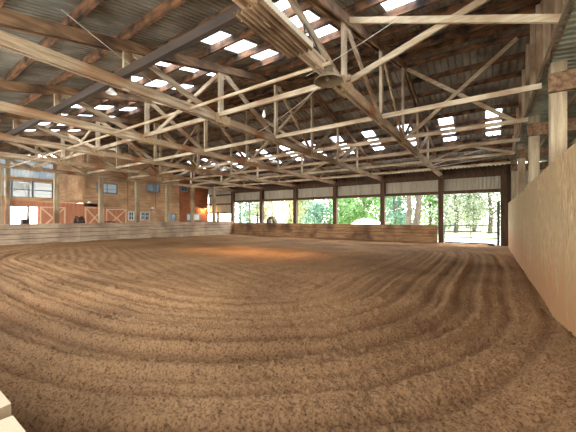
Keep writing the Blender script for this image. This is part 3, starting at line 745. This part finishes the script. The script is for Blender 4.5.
# ------------------------------------------------------------------ lamps and clutter on the trusses
t = empty('bell_lamp', (-2.42, 4.88, 4.16)); tag(t, 'large dusty bell-shaped reflector lamp hanging below the nearest truss', 'lamp')
mb = MB(); mb.lathe([(0.05,0.13),(0.11,0.12),(0.17,0.09),(0.235,0.03),(0.262,0.0),(0.268,-0.008),(0.262,-0.014),(0.245,-0.006)], (0,0,0), 32); refl = mb.build('reflector', M['bell'], t, smooth=True)
mb = MB(); mb.lathe([(0.245,-0.006),(0.215,0.02),(0.14,0.085),(0.08,0.11),(0.0,0.115)], (0,0,0), 32); mb.build('reflector_lining', M['bell_in'], refl, smooth=True)
mb = MB(); mb.lathe([(0.0,0.30),(0.07,0.30),(0.085,0.28),(0.085,0.13),(0.05,0.12),(0,0.12)], (0,0,0), 16); mb.build('lamp_housing', M['bell_in'], t)
mb = MB(); mb.lathe([(0.0,-0.01),(0.03,0.0),(0.045,0.03),(0.04,0.07),(0.02,0.11),(0.0,0.11)], (0,0,0), 12); mb.build('bulb', M['bell_in'], t, smooth=True)
mb = MB(); mb.tube([(0,0,0.29),(-0.02,0,0.38),(-0.06,0,0.40)], 0.012, 6); mb.build('hook', M['gate'], t)
t = empty('hanging_bulb', (-4.74, 5.9, 4.24)); tag(t, 'small white bulb hanging on a cord left of the bell lamp', 'lamp')
mb = MB(); mb.lathe([(0,-0.02),(0.035,0.0),(0.048,0.04),(0.042,0.08),(0.022,0.13),(0.02,0.17),(0,0.17)], n=14); mb.build('bulb', M['white'], t, smooth=True)
mb = MB(); mb.tube([(0,0,0.16),(0,-0.1,0.4)], 0.008, 5); mb.build('cord', M['black'], t)

# rusty corrugated sheet slung under the nearest truss
t = empty('corrugated_sheet', (-2.55, 3.5, 4.36)); tag(t, 'rusty corrugated sheet slung under the nearest truss, beside the bell lamp', 'metal sheet')
mb = MB(); n = 48; vs_ = []
for i in range(n+1):
    x = -0.27+0.50*i/n; z = 0.032*math.sin(i/n*2*math.pi*6)
    for y in (-0.66, 0.62): vs_.append((x, y, z))
mb.add(vs_, [(2*i, 2*i+2, 2*i+3, 2*i+1) for i in range(n)])
o = mb.build('sheet', M['sheet_rust'], t); s_ = o.modifiers.new('s', 'SOLIDIFY'); s_.thickness = 0.004
mb = MB(); n = 26; vs_ = []
for i in range(n*2+1):
    y = -0.66+1.28*i/(n*2); x = 0.24+0.014*(1 if i % 2 else -1)
    for z in (0.0, 0.09): vs_.append((x, y, z))
mb.add(vs_, [(2*i, 2*i+2, 2*i+3, 2*i+1) for i in range(n*2)]); mb.build('crimped_edge', M['cable'], t)
for y in (-0.5, 0.5):
    mb = MB(); mb.tube([(-0.26, y, 0.0), (-0.05, y, 0.14)], 0.008, 5); mb.tube([(0.23, y, 0.0), (0.05, y, 0.14)], 0.008, 5); mb.build('hanger_wire', M['cable'], t)
# small bracket frame next to the bell
t = empty('wire_bracket', (-2.46, 4.45, 4.575)); tag(t, 'small bent metal bracket on top of the chord above the bell lamp', 'bracket')
mb = MB(); mb.tube([(0,-0.35,0.0),(0,-0.35,0.22),(0,-0.05,0.12),(0,0.2,-0.02)], 0.014, 6); mb.build('bracket_bar', M['gate'], t)
mb = MB(); mb.tube([(0,-0.2,0.0),(0,-0.2,0.16)], 0.012, 6); mb.build('bracket_post', M['gate'], t)

# cables
def cable(pts, r, lb, sag=0.05):
    a, b = Vector(pts[0]), Vector(pts[-1]); P_ = []
    for i in range(13):
        u = i/12; p = a.lerp(b, u); p.z -= sag*4*u*(1-u); P_.append(p)
    mb = MB(); mb.tube(P_, r, 6); tag(mb.build('cable', M['cable']), lb, 'cable', 'cables strung through the roof')
cable([(-5.75, 1.9, 5.05), (-6.35, 4.2, 4.66)], 0.006, 'thin pale cable running down across the upper left of the roof', 0.02)
cable([(-1.3, 5.5, 5.25), (-3.26, 5.5, 4.72)], 0.006, 'thin pale cable rising to the right above the bell lamp', 0.03)
cable([(-2.5, 5.3, 4.5), (-6.3, 7.5, 4.5)], 0.006, 'thin cable between the first and second trusses', 0.1)

# lamps added to throw the warm orange patches on the dirt
def hang_added_lamp(x, y, z, energy, spot, lb, aim=(0,0,-1), sc=0.8):
    t = empty('added_lamp', (x, y, z)); t.scale = (sc, sc, sc); tag(t, lb, 'lamp', 'added arena lamps')
    mb = MB(); mb.lathe([(0.04,0.2),(0.06,0.18),(0.16,0.04),(0.2,0.0),(0.19,0.0),(0.12,0.07),(0.0,0.15)], n=20); mb.build('lamp_shade', M['white'], t, smooth=True)
    mb = MB(); mb.tube([(0,0,0.18),(0,0,0.36)], 0.01, 5); mb.build('cord', M['black'], t)
    ld = bpy.data.lights.new('added_lamp_light', 'SPOT'); ld.energy = energy; ld.color = (1.0, 0.62, 0.32); ld.spot_size = math.radians(spot); ld.spot_blend = 1.0; ld.shadow_soft_size = 0.05
    lo = bpy.data.objects.new('added_lamp_light', ld); col.objects.link(lo); lo.parent = t; lo.location = (0,0,-0.02)
    lo.rotation_euler = Vector(aim).to_track_quat('-Z', 'Y').to_euler()
hang_added_lamp(-8.3, PY[4]-0.11, 4.25, 900, 80, 'added warm lamp under the ridge tie, right one of the two')
hang_added_lamp(-11.6, PY[4]-0.11, 4.25, 700, 80, 'added warm lamp under the ridge, left one of the two')

hang_added_lamp(-6.75, PY[1]-0.11, 4.36, 160, 30, 'small added warm lamp hanging from the dark tie beam beside the second truss', aim=(-0.4,-1.15,-4.2), sc=0.55)

# ------------------------------------------------------------------ trees and yard outside
mb = MB(); mb.box(-60, 30, 27, 110, -0.4, -0.05); struct('floor_grass', mb, M['grass'])
def ground_mound(loc, r, h, lb):
    mb = MB(); vs_ = []; n = 20
    for i in range(7):
        u = i/6
        for j in range(n):
            a = 2*math.pi*j/n; vs_.append((r*u*math.cos(a)*(1+0.1*math.sin(3*a)), 0.6*r*u*math.sin(a), h*math.cos(u*math.pi/2)-0.05))
    mb.add(vs_, [(i*n+j, i*n+(j+1) % n, (i+1)*n+(j+1) % n, (i+1)*n+j) for i in range(6) for j in range(n)])
    o = mb.build('sand_pile', M['gravel'], smooth=True); o.location = loc; tag(o, lb, 'sand pile')
ground_mound((-11.2, 32, -0.05), 3.2, 1.75, 'white mound outside behind the middle of the far kick wall')
def tree(x, y, height, r, kind, lb, n=1500, leaf=0.22, low=0.15, trunk_r=0.16, lean=0.0, name='leafy_tree', forks=5, grp='trees beyond the far wall'):
    t = empty(name, (x, y, -0.1)); tag(t, lb, 'tree', grp)
    rnd = random.Random(int(x*31+y*17+height*7))
    mb = MB(); top = (lean*height, 0, height*0.8)
    mb.tube([(0,0,0), (lean*height*0.3+0.1, 0, height*0.3), (lean*height*0.6-0.08, 0.1, height*0.6), top], 0, 8, rads=[trunk_r*1.25, trunk_r, trunk_r*0.75, trunk_r*0.3])
    for k in range(forks):
        z = height*(0.25+0.5*k/max(1,forks)); a = rnd.uniform(0, 6.28); L = r*0.75
        mb.tube([(lean*z, 0, z), (lean*z+math.cos(a)*L*0.5, math.sin(a)*L*0.5, z+L*0.35), (lean*z+math.cos(a)*L, math.sin(a)*L, z+L*0.9)], 0, 5, rads=[trunk_r*0.4, trunk_r*0.25, 0.02])
    mb.build('trunk', M['bark'], t)
    mb = MB(); vs_ = []; fs_ = []
    clumps = []
    for k in range(26):
        a = rnd.uniform(0, 6.28); u = rnd.random()**0.5; z = rnd.uniform(low*height, height)
        rr = r*u*(1.0 if z < height*0.6 else 1.3*(1.08-z/height)+0.2)
        clumps.append((lean*z+math.cos(a)*rr, math.sin(a)*rr, z, rnd.uniform(0.25, 0.5)*r))
    for i in range(n):
        c = rnd.choice(clumps); d = Vector((rnd.gauss(0,1), rnd.gauss(0,1), rnd.gauss(0,0.8)))*c[3]*0.55
        p = Vector(c[:3]) + d
        if p.z < 0.05: p.z = abs(p.z)+0.1
        s = leaf*rnd.uniform(0.6, 1.4); q = Euler((rnd.uniform(-1.2,1.2), rnd.uniform(-1.2,1.2), rnd.uniform(0,6.28)))
        b0 = len(vs_)
        for cx, cy in ((0,-0.5),(0.32,0),(0,0.55),(-0.32,0)):
            v = Vector((cx*s, cy*s, 0.05*s*abs(cy))); v.rotate(q); vs_.append(tuple(p+v))
        fs_.append((b0, b0+1, b0+2, b0+3))
    mb.add(vs_, fs_); mb.build('foliage', LEAF[kind], t)
    return t
S_, C_ = math.sin(math.radians(YAW)), math.cos(math.radians(YAW))
def ray(px, Y):
    q = (px-288)/295.0; z = Y/(C_+q*S_); return z*(q*C_-S_)
spec = [ # px seen at, Y, height, radius, kind, n, leaf, low, trunk
 (240, 40, 6.5, 2.4, 3, 1000, .30, .05, .22, 'thin blue-green tree seen through the leftmost far opening'),
 (257, 44, 7.5, 2.2, 2, 700, .34, .25, .2, 'sparse dusty tree beside the second far post'),
 (247, 62, 9, 3.0, 1, 700, .4, .1, .2, 'distant pale yellowish tree in the leftmost far opening'),
 (272, 47, 7, 3.2, 1, 1900, .30, .02, .2, 'yellow-green tree behind the arched saddle'),
 (290, 42, 6, 2.8, 1, 1700, .28, .02, .18, 'yellow-green bush-like tree left of the third far post'),
 (306, 45, 7, 3.0, 1, 1700, .30, .02, .2, 'pale yellowish tree right of the third far post'),
 (318, 38, 5, 2.3, 3, 1500, .26, .02, .15, 'blue-green bushy tree low in the third far opening'),
 (330, 48, 8, 3.2, 0, 2000, .30, .02, .2, 'mid green tree at the fourth far post'),
 (349, 44, 7, 2.9, 0, 2200, .28, .12, .2, 'bright green tree left above the white mound'),
 (364, 41, 7, 2.8, 0, 2200, .26, .16, .2, 'bright green tree right above the white mound'),
 (380, 46, 8, 3.0, 0, 2200, .28, .05, .2, 'bright green tree behind the fifth far post'),
 (394, 36, 6, 2.0, 3, 1400, .24, .02, .15, 'blue-green tree left of the two bare trunks'),
 (430, 40, 6, 2.4, 0, 1500, .24, .02, .18, 'green bush-like tree right of the two bare trunks'),
 (436, 52, 9, 4.0, 2, 2400, .28, .02, .2, 'dusty green tree left of the gate post'),
 (456, 40, 7, 3.0, 2, 2400, .24, .14, .2, 'dusty green tree above the left half of the gate'),
 (474, 44, 8, 3.2, 2, 2500, .24, .12, .2, 'dusty green tree above the middle of the gate'),
 (490, 40, 7.5, 2.8, 2, 2300, .24, .14, .2, 'dusty green tree above the right half of the gate'),
 (468, 60, 10, 5.0, 1, 2200, .36, .05, .25, 'distant pale tree behind the gate'),
 (400, 58, 9, 4.5, 2, 2000, .36, .02, .25, 'distant dusty tree behind the two bare trunks'),
 (350, 64, 10, 5.0, 1, 1800, .4, .02, .25, 'distant pale yellow tree behind the bright green trees'),
 (300, 66, 9, 5.0, 2, 1600, .4, .02, .25, 'distant dusty tree behind the yellow-green trees'),
]
for px, Y, h, r, kd, n, lf, low, tr, lb in spec:
    tree(ray(px, Y), Y, h, r*1.12, kd, lb, n=int(n*1.7), leaf=lf*1.1, low=low, trunk_r=tr)
tree(ray(408.5, 33), 33, 9, 1.8, 3, 'left one of the two bare trunks in the fifth opening', n=500, leaf=.25, low=.6, trunk_r=0.26, forks=3, name='tall_tree', grp='tall bare-trunked trees')
tree(ray(415, 34), 34, 9.5, 1.8, 3, 'right one of the two bare trunks, leaning right', n=500, leaf=.25, low=.6, trunk_r=0.30, lean=0.09, forks=3, name='tall_tree', grp='tall bare-trunked trees')
tree(ray(249, 32), 32, 9, 1.6, 2, 'slim bare trunk in the leftmost far opening', n=250, leaf=.25, low=.6, trunk_r=0.14, forks=3, name='tall_tree', grp='tall bare-trunked trees')
# bleached trunks outside the barn doorway
tree(-34.0, 8.75, 7, 1.2, 1, 'slim pale trunk outside the bright barn doorway', n=250, leaf=.25, low=.6, trunk_r=0.09, forks=2, name='tall_tree', grp='tall bare-trunked trees')
